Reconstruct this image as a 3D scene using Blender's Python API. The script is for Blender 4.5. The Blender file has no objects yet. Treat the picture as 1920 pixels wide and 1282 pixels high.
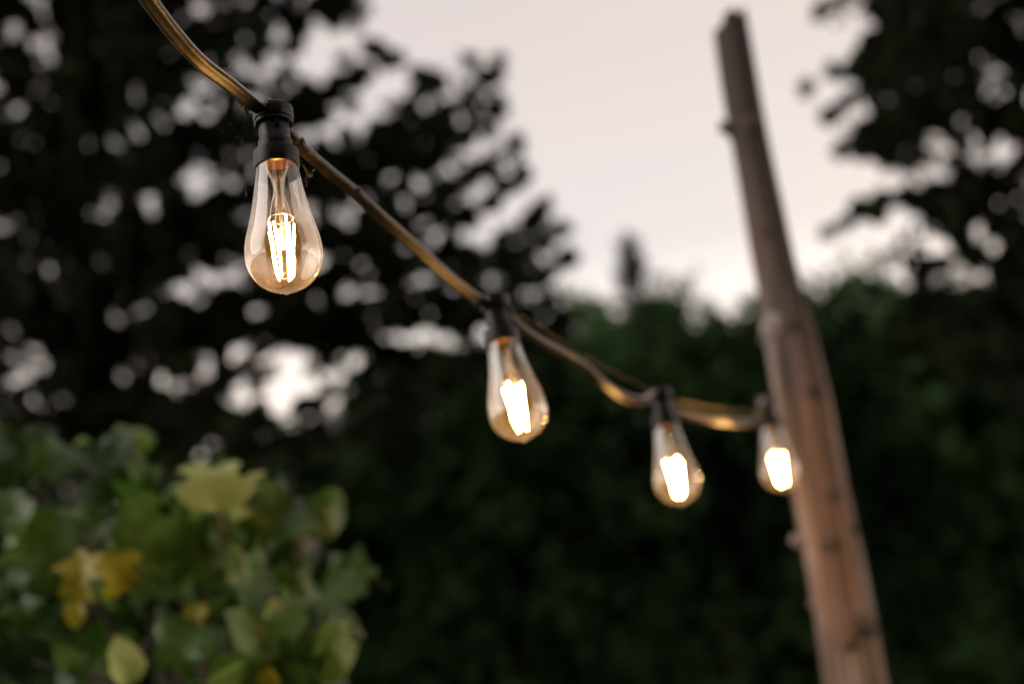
import bpy, math, random
import numpy as np
from mathutils import Vector, Matrix, Quaternion

random.seed(7)
rng = np.random.default_rng(7)
sc = bpy.context.scene
col = sc.collection

# ------------------------------------------------------------------ camera
PITCH, ROLL = math.radians(18.0), math.radians(6.7)
FPX = 50 / 36 * 1920
CAM = np.array([0.0, 0.0, 1.6])
FWD = np.array([0, math.cos(PITCH), math.sin(PITCH)])
R0 = np.array([1.0, 0, 0])
U0 = np.array([0, -math.sin(PITCH), math.cos(PITCH)])
RGT = math.cos(ROLL) * R0 - math.sin(ROLL) * U0
UPV = math.cos(ROLL) * U0 + math.sin(ROLL) * R0

cam_data = bpy.data.cameras.new("camera")
cam_data.lens = 50
cam_data.sensor_width = 36
cam_data.clip_start = 0.05
cam_data.clip_end = 3000
cam_data.dof.use_dof = True
cam_data.dof.focus_distance = 1.15
cam_data.dof.aperture_fstop = 2.45
cam = bpy.data.objects.new("camera", cam_data)
col.objects.link(cam)
m = Matrix.Identity(4)
for i in range(3):
    m[i][0], m[i][1], m[i][2], m[i][3] = RGT[i], UPV[i], -FWD[i], CAM[i]
cam.matrix_world = m
sc.camera = cam

# ------------------------------------------------------------------ world, sun, exposure
SUN_EL, SUN_AZ = math.radians(32), math.radians(256)      # low to the left
world = bpy.data.worlds.new("World")
sc.world = world
world.use_nodes = True
wn, wl = world.node_tree.nodes, world.node_tree.links
wn.clear()
w_out = wn.new("ShaderNodeOutputWorld")
w_bg = wn.new("ShaderNodeBackground")
w_bg.inputs["Strength"].default_value = 0.1
sky = wn.new("ShaderNodeTexSky")
sky.sky_type = 'NISHITA'
sky.sun_disc = False
sky.sun_elevation = SUN_EL
sky.sun_rotation = SUN_AZ
sky.dust_density = 3.0
w_mix = wn.new("ShaderNodeMix"); w_mix.data_type = 'RGBA'
w_mix.inputs[0].default_value = 0.86
# thin even evening cloud over the clear sky, a little brighter towards the horizon
w_tc = wn.new("ShaderNodeTexCoord")
w_sep = wn.new("ShaderNodeSeparateXYZ")
w_ramp = wn.new("ShaderNodeValToRGB")
w_ramp.color_ramp.elements[0].position = 0.18
w_ramp.color_ramp.elements[0].color = (2.5, 2.2, 1.92, 1)
w_ramp.color_ramp.elements[1].position = 0.60
w_ramp.color_ramp.elements[1].color = (0.81, 0.695, 0.645, 1)
w_e = w_ramp.color_ramp.elements.new(0.36)
w_e.color = (1.01, 0.91, 0.855, 1)
w_mul = wn.new("ShaderNodeVectorMath"); w_mul.operation = 'SCALE'
w_mul.inputs["Scale"].default_value = 10.6
wl.new(w_tc.outputs["Generated"], w_sep.inputs[0])
wl.new(w_sep.outputs["Z"], w_ramp.inputs[0])
w_map = wn.new("ShaderNodeMapping"); w_map.inputs["Scale"].default_value = (1.6, 1.6, 4.5)
w_nz = wn.new("ShaderNodeTexNoise"); w_nz.inputs["Scale"].default_value = 1.7; w_nz.inputs["Detail"].default_value = 5
w_cl = wn.new("ShaderNodeValToRGB")
w_cl.color_ramp.elements[0].position = 0.35; w_cl.color_ramp.elements[0].color = (0.95, 0.955, 0.97, 1)
w_cl.color_ramp.elements[1].position = 0.68; w_cl.color_ramp.elements[1].color = (1.05, 1.0, 0.945, 1)
w_tint = wn.new("ShaderNodeVectorMath"); w_tint.operation = 'MULTIPLY'
wl.new(w_tc.outputs["Generated"], w_map.inputs[0]); wl.new(w_map.outputs[0], w_nz.inputs["Vector"]); wl.new(w_nz.outputs[0], w_cl.inputs[0])
wl.new(w_ramp.outputs[0], w_tint.inputs[0]); wl.new(w_cl.outputs[0], w_tint.inputs[1])
wl.new(w_tint.outputs[0], w_mul.inputs[0])
wl.new(sky.outputs[0], w_mix.inputs[6])
wl.new(w_mul.outputs[0], w_mix.inputs[7])
wl.new(w_mix.outputs[2], w_bg.inputs[0])
wl.new(w_bg.outputs[0], w_out.inputs[0])

sun_d = bpy.data.lights.new("sun", 'SUN')
sun_d.energy = 1.5
sun_d.angle = math.radians(50)
sun_d.color = (1.0, 0.95, 0.89)
sun = bpy.data.objects.new("sun", sun_d)
col.objects.link(sun)
sdir = Vector((math.sin(SUN_AZ) * math.cos(SUN_EL), math.cos(SUN_AZ) * math.cos(SUN_EL), math.sin(SUN_EL)))
sun.rotation_euler = sdir.to_track_quat('Z', 'Y').to_euler()
sun.location = sdir * 30

vs = sc.view_settings
vs.view_transform = 'Standard'
vs.look = 'None'
vs.exposure = 0.0
vs.gamma = 1.0
vs.use_curve_mapping = False
cy = sc.cycles
cy.use_denoising = True
cy.max_bounces = 10
cy.transparent_max_bounces = 24
cy.diffuse_bounces = 3
cy.glossy_bounces = 4
cy.sample_clamp_indirect = 6.0
cy.use_adaptive_sampling = False

# ------------------------------------------------------------------ helpers
def P(px, py, depth):
    """A point of the place: the sight line through a spot of the photograph, cut at a distance along the view."""
    return CAM + depth * (FWD + (px - 960) / FPX * RGT + (641 - py) / FPX * UPV)

def PY(px, py, y):
    d = FWD + (px - 960) / FPX * RGT + (641 - py) / FPX * UPV
    return CAM + d * (y / d[1])

def proj(p):
    v = np.asarray(p) - CAM
    z = v @ FWD
    return 960 + FPX * (v @ RGT) / z, 641 - FPX * (v @ UPV) / z

def unit(v):
    v = np.asarray(v, float)
    return v / np.linalg.norm(v)

def empty(name, loc=(0, 0, 0)):
    o = bpy.data.objects.new(name, None)
    o.empty_display_size = 0.05
    o.location = loc
    col.objects.link(o)
    return o

def tag(o, label=None, cat=None, group=None, kind=None):
    for k, v in (("label", label), ("category", cat), ("group", group), ("kind", kind)):
        if v:
            o[k] = v
    return o

def mesh_np(name, V, F, mat=None, smooth=False, sharp=None):
    """V (n,3); F list of index tuples or (m,3)/(m,4) array."""
    me = bpy.data.meshes.new(name)
    if isinstance(F, np.ndarray):
        V = np.ascontiguousarray(V, np.float32)
        k = F.shape[1]
        me.vertices.add(len(V)); me.vertices.foreach_set("co", V.ravel())
        me.loops.add(F.size); me.loops.foreach_set("vertex_index", F.astype(np.int32).ravel())
        me.polygons.add(len(F))
        me.polygons.foreach_set("loop_start", np.arange(0, F.size, k, dtype=np.int32))
        me.update(calc_edges=True)
    else:
        me.from_pydata([tuple(v) for v in V], [], F)
        me.update()
    me.polygons.foreach_set("use_smooth", [smooth] * len(me.polygons))
    if smooth and sharp:
        me.set_sharp_from_angle(angle=math.radians(sharp))
    if mat:
        me.materials.append(mat)
    return me

def link(name, me, parent=None):
    o = bpy.data.objects.new(name, me)
    col.objects.link(o)
    o.parent = parent
    return o

class MB:
    """Collects simple shapes into one mesh."""
    def __init__(s):
        s.V, s.F = [], []
    def add(s, V, F):
        b = len(s.V)
        s.V += [tuple(v) for v in V]
        s.F += [tuple(i + b for i in f) for f in F]
        return s
    def lathe(s, prof, seg=48):
        V, F = [], []
        n = len(prof)
        for k in range(seg):
            a = 2 * math.pi * k / seg
            for r, z in prof:
                V.append((r * math.cos(a), r * math.sin(a), z))
        for k in range(seg):
            k2 = (k + 1) % seg
            for i in range(n - 1):
                F.append((k * n + i, k2 * n + i, k2 * n + i + 1, k * n + i + 1))
        return s.add(V, F)
    def tube(s, pts, rad, seg=8, cap=True):
        pts = [np.asarray(p, float) for p in pts]
        if not hasattr(rad, '__len__'):
            rad = [rad] * len(pts)
        V, F = [], []
        ref = np.array([0.3, 0.2, 0.93])
        for i, p in enumerate(pts):
            t = unit(pts[min(i + 1, len(pts) - 1)] - pts[max(i - 1, 0)])
            a = np.cross(t, ref)
            if np.linalg.norm(a) < 1e-3:
                a = np.cross(t, (1, 0, 0))
            a = unit(a); b = np.cross(t, a)
            ref = -np.cross(t, a) if i == 0 else ref
            for k in range(seg):
                q = 2 * math.pi * k / seg
                V.append(p + rad[i] * (math.cos(q) * a + math.sin(q) * b))
        for i in range(len(pts) - 1):
            for k in range(seg):
                k2 = (k + 1) % seg
                F.append((i * seg + k, i * seg + k2, (i + 1) * seg + k2, (i + 1) * seg + k))
        if cap:
            F.append(tuple(range(seg - 1, -1, -1)))
            F.append(tuple((len(pts) - 1) * seg + k for k in range(seg)))
        return s.add(V, F)
    def box(s, c, size, rot=None):
        V = []
        for x in (-.5, .5):
            for y in (-.5, .5):
                for z in (-.5, .5):
                    v = np.array([x * size[0], y * size[1], z * size[2]])
                    if rot is not None:
                        v = rot @ v
                    V.append(v + np.asarray(c))
        F = [(0, 1, 3, 2), (4, 6, 7, 5), (0, 4, 5, 1), (2, 3, 7, 6), (0, 2, 6, 4), (1, 5, 7, 3)]
        return s.add(V, F)
    def mesh(s, name, mat, smooth=True, sharp=35):
        return mesh_np(name, s.V, s.F, mat, smooth, sharp)
    def build(s, name, mat, parent=None, smooth=True, sharp=35):
        return link(name, s.mesh(name, mat, smooth, sharp), parent)

def catmull(pts, n):
    pts = [np.asarray(p, float) for p in pts]
    q = [2 * pts[0] - pts[1]] + pts + [2 * pts[-1] - pts[-2]]
    out = []
    for i in range(1, len(q) - 2):
        for k in range(n):
            t = k / n
            a, b, c, d = q[i - 1], q[i], q[i + 1], q[i + 2]
            out.append(.5 * (2 * b + (c - a) * t + (2 * a - 5 * b + 4 * c - d) * t * t + (3 * b - a - 3 * c + d) * t ** 3))
    out.append(pts[-1])
    return out

# ------------------------------------------------------------------ materials
def new_mat(name):
    mt = bpy.data.materials.new(name)
    mt.use_nodes = True
    nt = mt.node_tree
    return mt, nt.nodes, nt.links, nt.nodes["Principled BSDF"], nt.nodes["Material Output"]

def ramp(n, stops):
    r = n.new("ShaderNodeValToRGB")
    e = r.color_ramp.elements
    while len(e) < len(stops):
        e.new(0.5)
    for i, (p, c) in enumerate(stops):
        e[i].position = p
        e[i].color = (*c, 1)
    return r

def leaf_material(name, stops, trans=0.3, rough=0.5, spec=0.4, patch=None):
    """Leaf: colour varies from leaf to leaf, light passes partly through."""
    mt, n, l, bsdf, out = new_mat(name)
    g = n.new("ShaderNodeNewGeometry")
    r = ramp(n, stops)
    if patch:      # shoots of different age: lighter and darker growth over the plant
        tc = n.new("ShaderNodeTexCoord")
        nz = n.new("ShaderNodeTexNoise"); nz.inputs["Scale"].default_value = patch; nz.inputs["Detail"].default_value = 3
        mr = n.new("ShaderNodeMapRange"); mr.inputs[1].default_value = .40; mr.inputs[2].default_value = .68
        l.new(tc.outputs["Object"], nz.inputs["Vector"]); l.new(nz.outputs[0], mr.inputs[0])
        md = n.new("ShaderNodeMath"); md.operation = 'MULTIPLY_ADD'; md.inputs[1].default_value = .4
        ms = n.new("ShaderNodeMath"); ms.operation = 'MULTIPLY'; ms.inputs[1].default_value = .6
        l.new(mr.outputs[0], ms.inputs[0]); l.new(g.outputs["Random Per Island"], md.inputs[0]); l.new(ms.outputs[0], md.inputs[2])
        l.new(md.outputs[0], r.inputs[0])
    else:
        l.new(g.outputs["Random Per Island"], r.inputs[0])
    l.new(r.outputs[0], bsdf.inputs["Base Color"])
    bsdf.inputs["Roughness"].default_value = rough
    bsdf.inputs["Specular IOR Level"].default_value = spec
    tr = n.new("ShaderNodeBsdfTranslucent")
    l.new(r.outputs[0], tr.inputs[0])
    mx = n.new("ShaderNodeMixShader")
    mx.inputs[0].default_value = trans
    l.new(bsdf.outputs[0], mx.inputs[1]); l.new(tr.outputs[0], mx.inputs[2])
    l.new(mx.outputs[0], out.inputs[0])
    return mt

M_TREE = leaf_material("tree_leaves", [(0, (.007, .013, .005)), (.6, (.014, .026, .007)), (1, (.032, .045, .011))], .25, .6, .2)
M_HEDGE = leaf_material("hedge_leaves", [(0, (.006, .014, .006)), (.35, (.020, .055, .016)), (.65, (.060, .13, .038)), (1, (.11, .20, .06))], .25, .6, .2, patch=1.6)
M_CONIFER = leaf_material("conifer_needles", [(0, (.010, .018, .010)), (1, (.020, .034, .015))], .1, .6, .2)

def bark_material(name, c1, c2):
    mt, n, l, bsdf, out = new_mat(name)
    tc = n.new("ShaderNodeTexCoord")
    nz = n.new("ShaderNodeTexNoise"); nz.inputs["Scale"].default_value = 9; nz.inputs["Detail"].default_value = 6
    r = ramp(n, [(.3, c1), (.7, c2)])
    bp = n.new("ShaderNodeBump"); bp.inputs["Strength"].default_value = .6
    l.new(tc.outputs["Object"], nz.inputs["Vector"])
    l.new(nz.outputs[0], r.inputs[0]); l.new(r.outputs[0], bsdf.inputs["Base Color"])
    l.new(nz.outputs[0], bp.inputs["Height"]); l.new(bp.outputs[0], bsdf.inputs["Normal"])
    bsdf.inputs["Roughness"].default_value = .9
    return mt
M_BARK = bark_material("bark", (.035, .027, .02), (.09, .07, .055))

def rubber_material():
    mt, n, l, bsdf, out = new_mat("cable_rubber")
    tc = n.new("ShaderNodeTexCoord")
    nz = n.new("ShaderNodeTexNoise"); nz.inputs["Scale"].default_value = 90; nz.inputs["Detail"].default_value = 5
    nz2 = n.new("ShaderNodeTexNoise"); nz2.inputs["Scale"].default_value = 9; nz2.inputs["Detail"].default_value = 4
    mul = n.new("ShaderNodeMath"); mul.operation = 'MULTIPLY'
    r = ramp(n, [(.22, (.006, .005, .0045)), (.30, (.018, .011, .008)), (.40, (.10, .054, .028))])
    l.new(tc.outputs["Object"], nz.inputs["Vector"]); l.new(tc.outputs["Object"], nz2.inputs["Vector"])
    l.new(nz.outputs[0], mul.inputs[0]); l.new(nz2.outputs[0], mul.inputs[1])
    l.new(mul.outputs[0], r.inputs[0])
    # skylight on the upward edge, put into the colour as a pale tone
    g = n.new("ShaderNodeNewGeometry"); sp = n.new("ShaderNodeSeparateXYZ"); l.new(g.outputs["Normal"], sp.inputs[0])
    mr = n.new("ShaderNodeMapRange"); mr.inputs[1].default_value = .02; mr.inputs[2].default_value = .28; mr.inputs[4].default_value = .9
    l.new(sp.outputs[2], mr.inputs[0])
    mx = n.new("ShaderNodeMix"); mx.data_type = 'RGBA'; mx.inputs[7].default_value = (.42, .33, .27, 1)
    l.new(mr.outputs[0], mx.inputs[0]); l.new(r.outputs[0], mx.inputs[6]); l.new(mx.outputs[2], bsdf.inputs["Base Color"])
    bp = n.new("ShaderNodeBump"); bp.inputs["Strength"].default_value = .25; bp.inputs["Distance"].default_value = .001
    l.new(nz.outputs[0], bp.inputs["Height"]); l.new(bp.outputs[0], bsdf.inputs["Normal"])
    bsdf.inputs["Roughness"].default_value = .40
    bsdf.inputs["Specular IOR Level"].default_value = .32
    return mt
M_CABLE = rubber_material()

def plastic_material(name, c, rough):
    mt, n, l, bsdf, out = new_mat(name)
    tc = n.new("ShaderNodeTexCoord")
    nz = n.new("ShaderNodeTexNoise"); nz.inputs["Scale"].default_value = 120; nz.inputs["Detail"].default_value = 6
    mr = n.new("ShaderNodeMapRange")
    mr.inputs[3].default_value = rough - .1; mr.inputs[4].default_value = rough + .18
    r = ramp(n, [(.4, c), (.75, tuple(x * 1.6 + .004 for x in c))])
    l.new(tc.outputs["Object"], nz.inputs["Vector"])
    l.new(nz.outputs[0], r.inputs[0]); l.new(r.outputs[0], bsdf.inputs["Base Color"])
    l.new(nz.outputs[0], mr.inputs[0]); l.new(mr.outputs[0], bsdf.inputs["Roughness"])
    bsdf.inputs["Specular IOR Level"].default_value = .22
    return mt
M_SOCKET = plastic_material("socket_plastic", (.004, .0042, .005), .33)
M_TIE = plastic_material("tie_plastic", (.015, .015, .016), .35)

def glass_material(name, dust, f0=.075):
    """Thin blown glass: clear with mirror reflections that grow at grazing angles, and a film of fine dust."""
    mt, n, l, bsdf, out = new_mat(name)
    n.remove(bsdf)
    lw = n.new("ShaderNodeLayerWeight"); lw.inputs[0].default_value = .5
    pw = n.new("ShaderNodeMath"); pw.operation = 'POWER'; pw.inputs[1].default_value = 3.6
    ma = n.new("ShaderNodeMath"); ma.operation = 'MULTIPLY_ADD'; ma.inputs[1].default_value = 1 - f0; ma.inputs[2].default_value = f0
    l.new(lw.outputs["Facing"], pw.inputs[0]); l.new(pw.outputs[0], ma.inputs[0])
    tr = n.new("ShaderNodeBsdfTransparent"); tr.inputs[0].default_value = (.98, .958, .915, 1)
    gl = n.new("ShaderNodeBsdfGlossy"); gl.inputs["Roughness"].default_value = .012
    tc = n.new("ShaderNodeTexCoord")
    nzw = n.new("ShaderNodeTexNoise"); nzw.inputs["Scale"].default_value = 22; nzw.inputs["Detail"].default_value = 2
    bp = n.new("ShaderNodeBump"); bp.inputs["Strength"].default_value = .12; bp.inputs["Distance"].default_value = .002
    l.new(tc.outputs["Object"], nzw.inputs["Vector"]); l.new(nzw.outputs[0], bp.inputs["Height"]); l.new(bp.outputs[0], gl.inputs["Normal"])
    m1 = n.new("ShaderNodeMixShader")
    l.new(ma.outputs[0], m1.inputs[0]); l.new(tr.outputs[0], m1.inputs[1]); l.new(gl.outputs[0], m1.inputs[2])
    # dust film: specks on a faint even haze
    nz = n.new("ShaderNodeTexNoise"); nz.inputs["Scale"].default_value = 420; nz.inputs["Detail"].default_value = 3
    nz2 = n.new("ShaderNodeTexNoise"); nz2.inputs["Scale"].default_value = 45; nz2.inputs["Detail"].default_value = 4
    l.new(tc.outputs["Object"], nz.inputs["Vector"]); l.new(tc.outputs["Object"], nz2.inputs["Vector"])
    rr = ramp(n, [(.62, (dust * .5,) * 3), (.70, (dust * 3.5,) * 3)])
    l.new(nz.outputs[0], rr.inputs[0])
    mm = n.new("ShaderNodeMath"); mm.operation = 'MULTIPLY'
    l.new(rr.outputs[0], mm.inputs[0]); l.new(nz2.outputs[0], mm.inputs[1])
    sz = n.new("ShaderNodeSeparateXYZ"); l.new(tc.outputs["Object"], sz.inputs[0])
    dz = n.new("ShaderNodeMapRange"); dz.inputs[1].default_value = .045; dz.inputs[2].default_value = .004; dz.inputs[3].default_value = 1.0; dz.inputs[4].default_value = 3.2
    l.new(sz.outputs[2], dz.inputs[0])          # film thickened towards the tip to paint in pooled amber reflections
    mz = n.new("ShaderNodeMath"); mz.operation = 'MULTIPLY'
    l.new(mm.outputs[0], mz.inputs[0]); l.new(dz.outputs[0], mz.inputs[1]); mm = mz
    df = n.new("ShaderNodeBsdfDiffuse"); df.inputs[0].default_value = (.78, .64, .42, 1)
    tl = n.new("ShaderNodeBsdfTranslucent"); tl.inputs[0].default_value = (.78, .64, .42, 1)
    m2 = n.new("ShaderNodeMixShader"); m2.inputs[0].default_value = .5
    l.new(df.outputs[0], m2.inputs[1]); l.new(tl.outputs[0], m2.inputs[2])
    m3 = n.new("ShaderNodeMixShader")
    l.new(mm.outputs[0], m3.inputs[0]); l.new(m1.outputs[0], m3.inputs[1]); l.new(m2.outputs[0], m3.inputs[2])
    l.new(m3.outputs[0], out.inputs[0])
    return mt
M_GLASS = glass_material("bulb_glass", .021, .13)
M_STEM = glass_material("stem_glass", .10, .14)

def emission_material(name, c, s):
    mt, n, l, bsdf, out = new_mat(name)
    n.remove(bsdf)
    e = n.new("ShaderNodeEmission")
    e.inputs[0].default_value = (*c, 1); e.inputs[1].default_value = s
    l.new(e.outputs[0], out.inputs[0])
    return mt
M_FILAMENT = emission_material("glowing_filament", (1.0, .52, .15), 420)

def metal_material(name, c, rough):
    mt, n, l, bsdf, out = new_mat(name)
    bsdf.inputs["Base Color"].default_value = (*c, 1)
    bsdf.inputs["Metallic"].default_value = 1
    bsdf.inputs["Roughness"].default_value = rough
    return mt
M_BRASS = metal_material("brass_base", (.75, .52, .28), .35)
M_WIRE = metal_material("lead_wire", (.62, .55, .48), .3)
M_STEEL = metal_material("steel_wire", (.5, .47, .43), .4)

def web_material():
    mt, n, l, bsdf, out = new_mat("spider_silk")
    bsdf.inputs["Base Color"].default_value = (.9, .87, .8, 1)
    bsdf.inputs["Roughness"].default_value = .35
    tr = n.new("ShaderNodeBsdfTransparent")
    mx = n.new("ShaderNodeMixShader"); mx.inputs[0].default_value = .05
    l.new(tr.outputs[0], mx.inputs[1]); l.new(bsdf.outputs[0], mx.inputs[2]); l.new(mx.outputs[0], out.inputs[0])
    return mt
M_WEB = web_material()

def wood_material():
    mt, n, l, bsdf, out = new_mat("weathered_wood")
    tc = n.new("ShaderNodeTexCoord")
    mp = n.new("ShaderNodeMapping"); mp.inputs["Scale"].default_value = (1, 1, .07)
    l.new(tc.outputs["Object"], mp.inputs[0])
    g = n.new("ShaderNodeTexNoise"); g.inputs["Scale"].default_value = 30; g.inputs["Detail"].default_value = 9; g.inputs["Roughness"].default_value = .65
    l.new(mp.outputs[0], g.inputs["Vector"])
    big = n.new("ShaderNodeTexNoise"); big.inputs["Scale"].default_value = 5; big.inputs["Detail"].default_value = 4
    mp2 = n.new("ShaderNodeMapping"); mp2.inputs["Scale"].default_value = (1.6, 1.6, .5)
    l.new(tc.outputs["Object"], mp2.inputs[0]); l.new(mp2.outputs[0], big.inputs["Vector"])
    r1 = ramp(n, [(.32, (.035, .022, .017)), (.5, (.18, .105, .068)), (.68, (.38, .25, .18))])
    r2 = ramp(n, [(.32, (.06, .05, .047)), (.5, (.27, .225, .21)), (.68, (.50, .45, .43))])
    l.new(g.outputs[0], r1.inputs[0]); l.new(g.outputs[0], r2.inputs[0])
    rb = ramp(n, [(.46, (0, 0, 0)), (.68, (.8, .8, .8))])
    l.new(big.outputs[0], rb.inputs[0])
    mx = n.new("ShaderNodeMix"); mx.data_type = 'RGBA'
    l.new(rb.outputs[0], mx.inputs[0]); l.new(r1.outputs[0], mx.inputs[6]); l.new(r2.outputs[0], mx.inputs[7])
    # long drying cracks
    mp3 = n.new("ShaderNodeMapping"); mp3.inputs["Scale"].default_value = (1, 1, .035)
    l.new(tc.outputs["Object"], mp3.inputs[0])
    ck = n.new("ShaderNodeTexVoronoi"); ck.feature = 'DISTANCE_TO_EDGE'; ck.inputs["Scale"].default_value = 20
    l.new(mp3.outputs[0], ck.inputs["Vector"])
    rc = ramp(n, [(.0, (.10, .08, .07)), (.11, (1, 1, 1))])
    l.new(ck.outputs["Distance"], rc.inputs[0])
    mm = n.new("ShaderNodeMix"); mm.data_type = 'RGBA'; mm.blend_type = 'MULTIPLY'; mm.inputs[0].default_value = .85
    l.new(mx.outputs[2], mm.inputs[6]); l.new(rc.outputs[0], mm.inputs[7])
    # dark brown fading in towards the top, its edge varied by noise
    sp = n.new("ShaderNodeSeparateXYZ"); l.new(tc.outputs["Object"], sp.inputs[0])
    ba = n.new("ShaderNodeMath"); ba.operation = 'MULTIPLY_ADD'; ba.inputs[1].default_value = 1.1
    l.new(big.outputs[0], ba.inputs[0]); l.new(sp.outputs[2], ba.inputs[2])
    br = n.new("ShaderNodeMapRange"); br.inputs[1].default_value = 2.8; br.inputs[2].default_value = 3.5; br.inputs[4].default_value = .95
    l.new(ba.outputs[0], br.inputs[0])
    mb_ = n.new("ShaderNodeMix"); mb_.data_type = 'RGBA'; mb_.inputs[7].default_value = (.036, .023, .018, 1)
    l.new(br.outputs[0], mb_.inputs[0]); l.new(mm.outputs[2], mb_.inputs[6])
    l.new(mb_.outputs[2], bsdf.inputs["Base Color"])
    bp = n.new("ShaderNodeBump"); bp.inputs["Strength"].default_value = .5; bp.inputs["Distance"].default_value = .006
    l.new(mm.outputs[2], bp.inputs["Height"]); l.new(bp.outputs[0], bsdf.inputs["Normal"])
    bsdf.inputs["Roughness"].default_value = .8
    return mt
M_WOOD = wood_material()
M_KNOT = bark_material("knot_wood", (.03, .02, .015), (.13, .09, .065))

def pale_knot_material():
    mt, n, l, bsdf, out = new_mat("pale_knot_wood")
    tc = n.new("ShaderNodeTexCoord")
    nz = n.new("ShaderNodeTexNoise"); nz.inputs["Scale"].default_value = 40; nz.inputs["Detail"].default_value = 6
    r = ramp(n, [(.35, (.13, .105, .095)), (.65, (.32, .275, .26))])
    l.new(tc.outputs["Object"], nz.inputs["Vector"]); l.new(nz.outputs[0], r.inputs[0]); l.new(r.outputs[0], bsdf.inputs["Base Color"])
    bsdf.inputs["Roughness"].default_value = .85
    return mt
M_PALE = pale_knot_material()

def ground_material():
    mt, n, l, bsdf, out = new_mat("lawn_ground")
    tc = n.new("ShaderNodeTexCoord")
    nz = n.new("ShaderNodeTexNoise"); nz.inputs["Scale"].default_value = 3; nz.inputs["Detail"].default_value = 8
    r = ramp(n, [(.35, (.030, .026, .016)), (.6, (.035, .052, .018))])
    bp = n.new("ShaderNodeBump"); bp.inputs["Strength"].default_value = .8
    l.new(tc.outputs["Object"], nz.inputs["Vector"]); l.new(nz.outputs[0], r.inputs[0]); l.new(r.outputs[0], bsdf.inputs["Base Color"])
    l.new(nz.outputs[0], bp.inputs["Height"]); l.new(bp.outputs[0], bsdf.inputs["Normal"])
    bsdf.inputs["Roughness"].default_value = .95
    return mt

# ------------------------------------------------------------------ ground
N = 48
gx = np.concatenate([-np.geomspace(1500, 3, N // 2), np.geomspace(3, 1500, N // 2)])
GX, GY = np.meshgrid(gx, gx)
GZ = np.where(np.hypot(GX, GY) > 25, 0.25 * np.sin(GX * .05) * np.cos(GY * .04), 0.0)
gV = np.stack([GX.ravel(), GY.ravel(), GZ.ravel()], 1)
ii = np.arange(N * N).reshape(N, N)
gF = np.stack([ii[:-1, :-1].ravel(), ii[:-1, 1:].ravel(), ii[1:, 1:].ravel(), ii[1:, :-1].ravel()], 1)
tag(link("ground", mesh_np("ground", gV, gF, ground_material(), True)), "dark garden ground under the trees", kind="structure")

# ------------------------------------------------------------------ foliage
def leaves_from_sprays(S, A, per, size, spread, upbias=.4):
    """Leaves in sprays: S (n,3) spray centres, A (n,3) twig directions."""
    n = len(S)
    k = np.tile(np.linspace(-1, 1, per), n)
    s = np.repeat(S, per, 0); a = np.repeat(A, per, 0)
    nl = n * per
    rnd = rng.normal(size=(nl, 3))
    side = np.cross(a, rnd); side /= np.linalg.norm(side, axis=1)[:, None] + 1e-9
    c = s + a * (k * spread)[:, None] + side * (spread * .55 * rng.random(nl))[:, None] + rng.normal(size=(nl, 3)) * spread * .12
    d = a * .45 + side + rng.normal(size=(nl, 3)) * .35
    d /= np.linalg.norm(d, axis=1)[:, None]
    nm = rng.normal(size=(nl, 3)); nm[:, 2] += upbias * 2
    nm -= d * np.sum(nm * d, 1)[:, None]
    nm /= np.linalg.norm(nm, axis=1)[:, None] + 1e-9
    sd = np.cross(d, nm)
    L = size * rng.uniform(.7, 1.3, nl)[:, None]; W = L * rng.uniform(.5, .72, nl)[:, None]
    base = c - d * L * .5; tip = c + d * L * .5 - nm * L * .12
    lf = c + sd * W * .5 - d * L * .06 + nm * W * .14
    rt = c - sd * W * .5 - d * L * .06 + nm * W * .14
    V = np.stack([base, lf, tip, rt], 1).reshape(-1, 3)
    b = np.arange(nl)[:, None] * 4
    F = np.concatenate([b + np.array([0, 1, 2]), b + np.array([0, 2, 3])], 1).reshape(-1, 3)
    return V, F

def leaves_from_clumps(S, R, per, size, upbias=.5):
    """Dense rounded tufts of leaves: S (n,3) centres, R (n,) radii."""
    n = len(S); nl = n * per
    q = rng.normal(size=(nl, 3)); q /= np.linalg.norm(q, axis=1)[:, None]
    q *= (rng.random(nl) ** .45)[:, None]
    flat = rng.normal(size=(n, 3)); flat[:, 2] += 1.2; flat /= np.linalg.norm(flat, axis=1)[:, None]
    fl = np.repeat(flat, per, 0)
    q -= fl * (np.sum(q * fl, 1) * .25)[:, None]
    c = np.repeat(S, per, 0) + q * np.repeat(R, per)[:, None]
    d = q + rng.normal(size=(nl, 3)) * .6
    d[:, 2] -= .25
    d /= np.linalg.norm(d, axis=1)[:, None] + 1e-9
    nm = rng.normal(size=(nl, 3)); nm[:, 2] += upbias * 2
    nm -= d * np.sum(nm * d, 1)[:, None]
    nm /= np.linalg.norm(nm, axis=1)[:, None] + 1e-9
    sd = np.cross(d, nm)
    L = size * rng.uniform(.7, 1.3, nl)[:, None]; W = L * rng.uniform(.52, .75, nl)[:, None]
    V = np.stack([c - d * L * .5, c + sd * W * .5 - d * L * .06 + nm * W * .14, c + d * L * .5 - nm * L * .12, c - sd * W * .5 - d * L * .06 + nm * W * .14], 1).reshape(-1, 3)
    b = np.arange(nl)[:, None] * 4
    return V, np.concatenate([b + np.array([0, 1, 2]), b + np.array([0, 2, 3])], 1).reshape(-1, 3)

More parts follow.
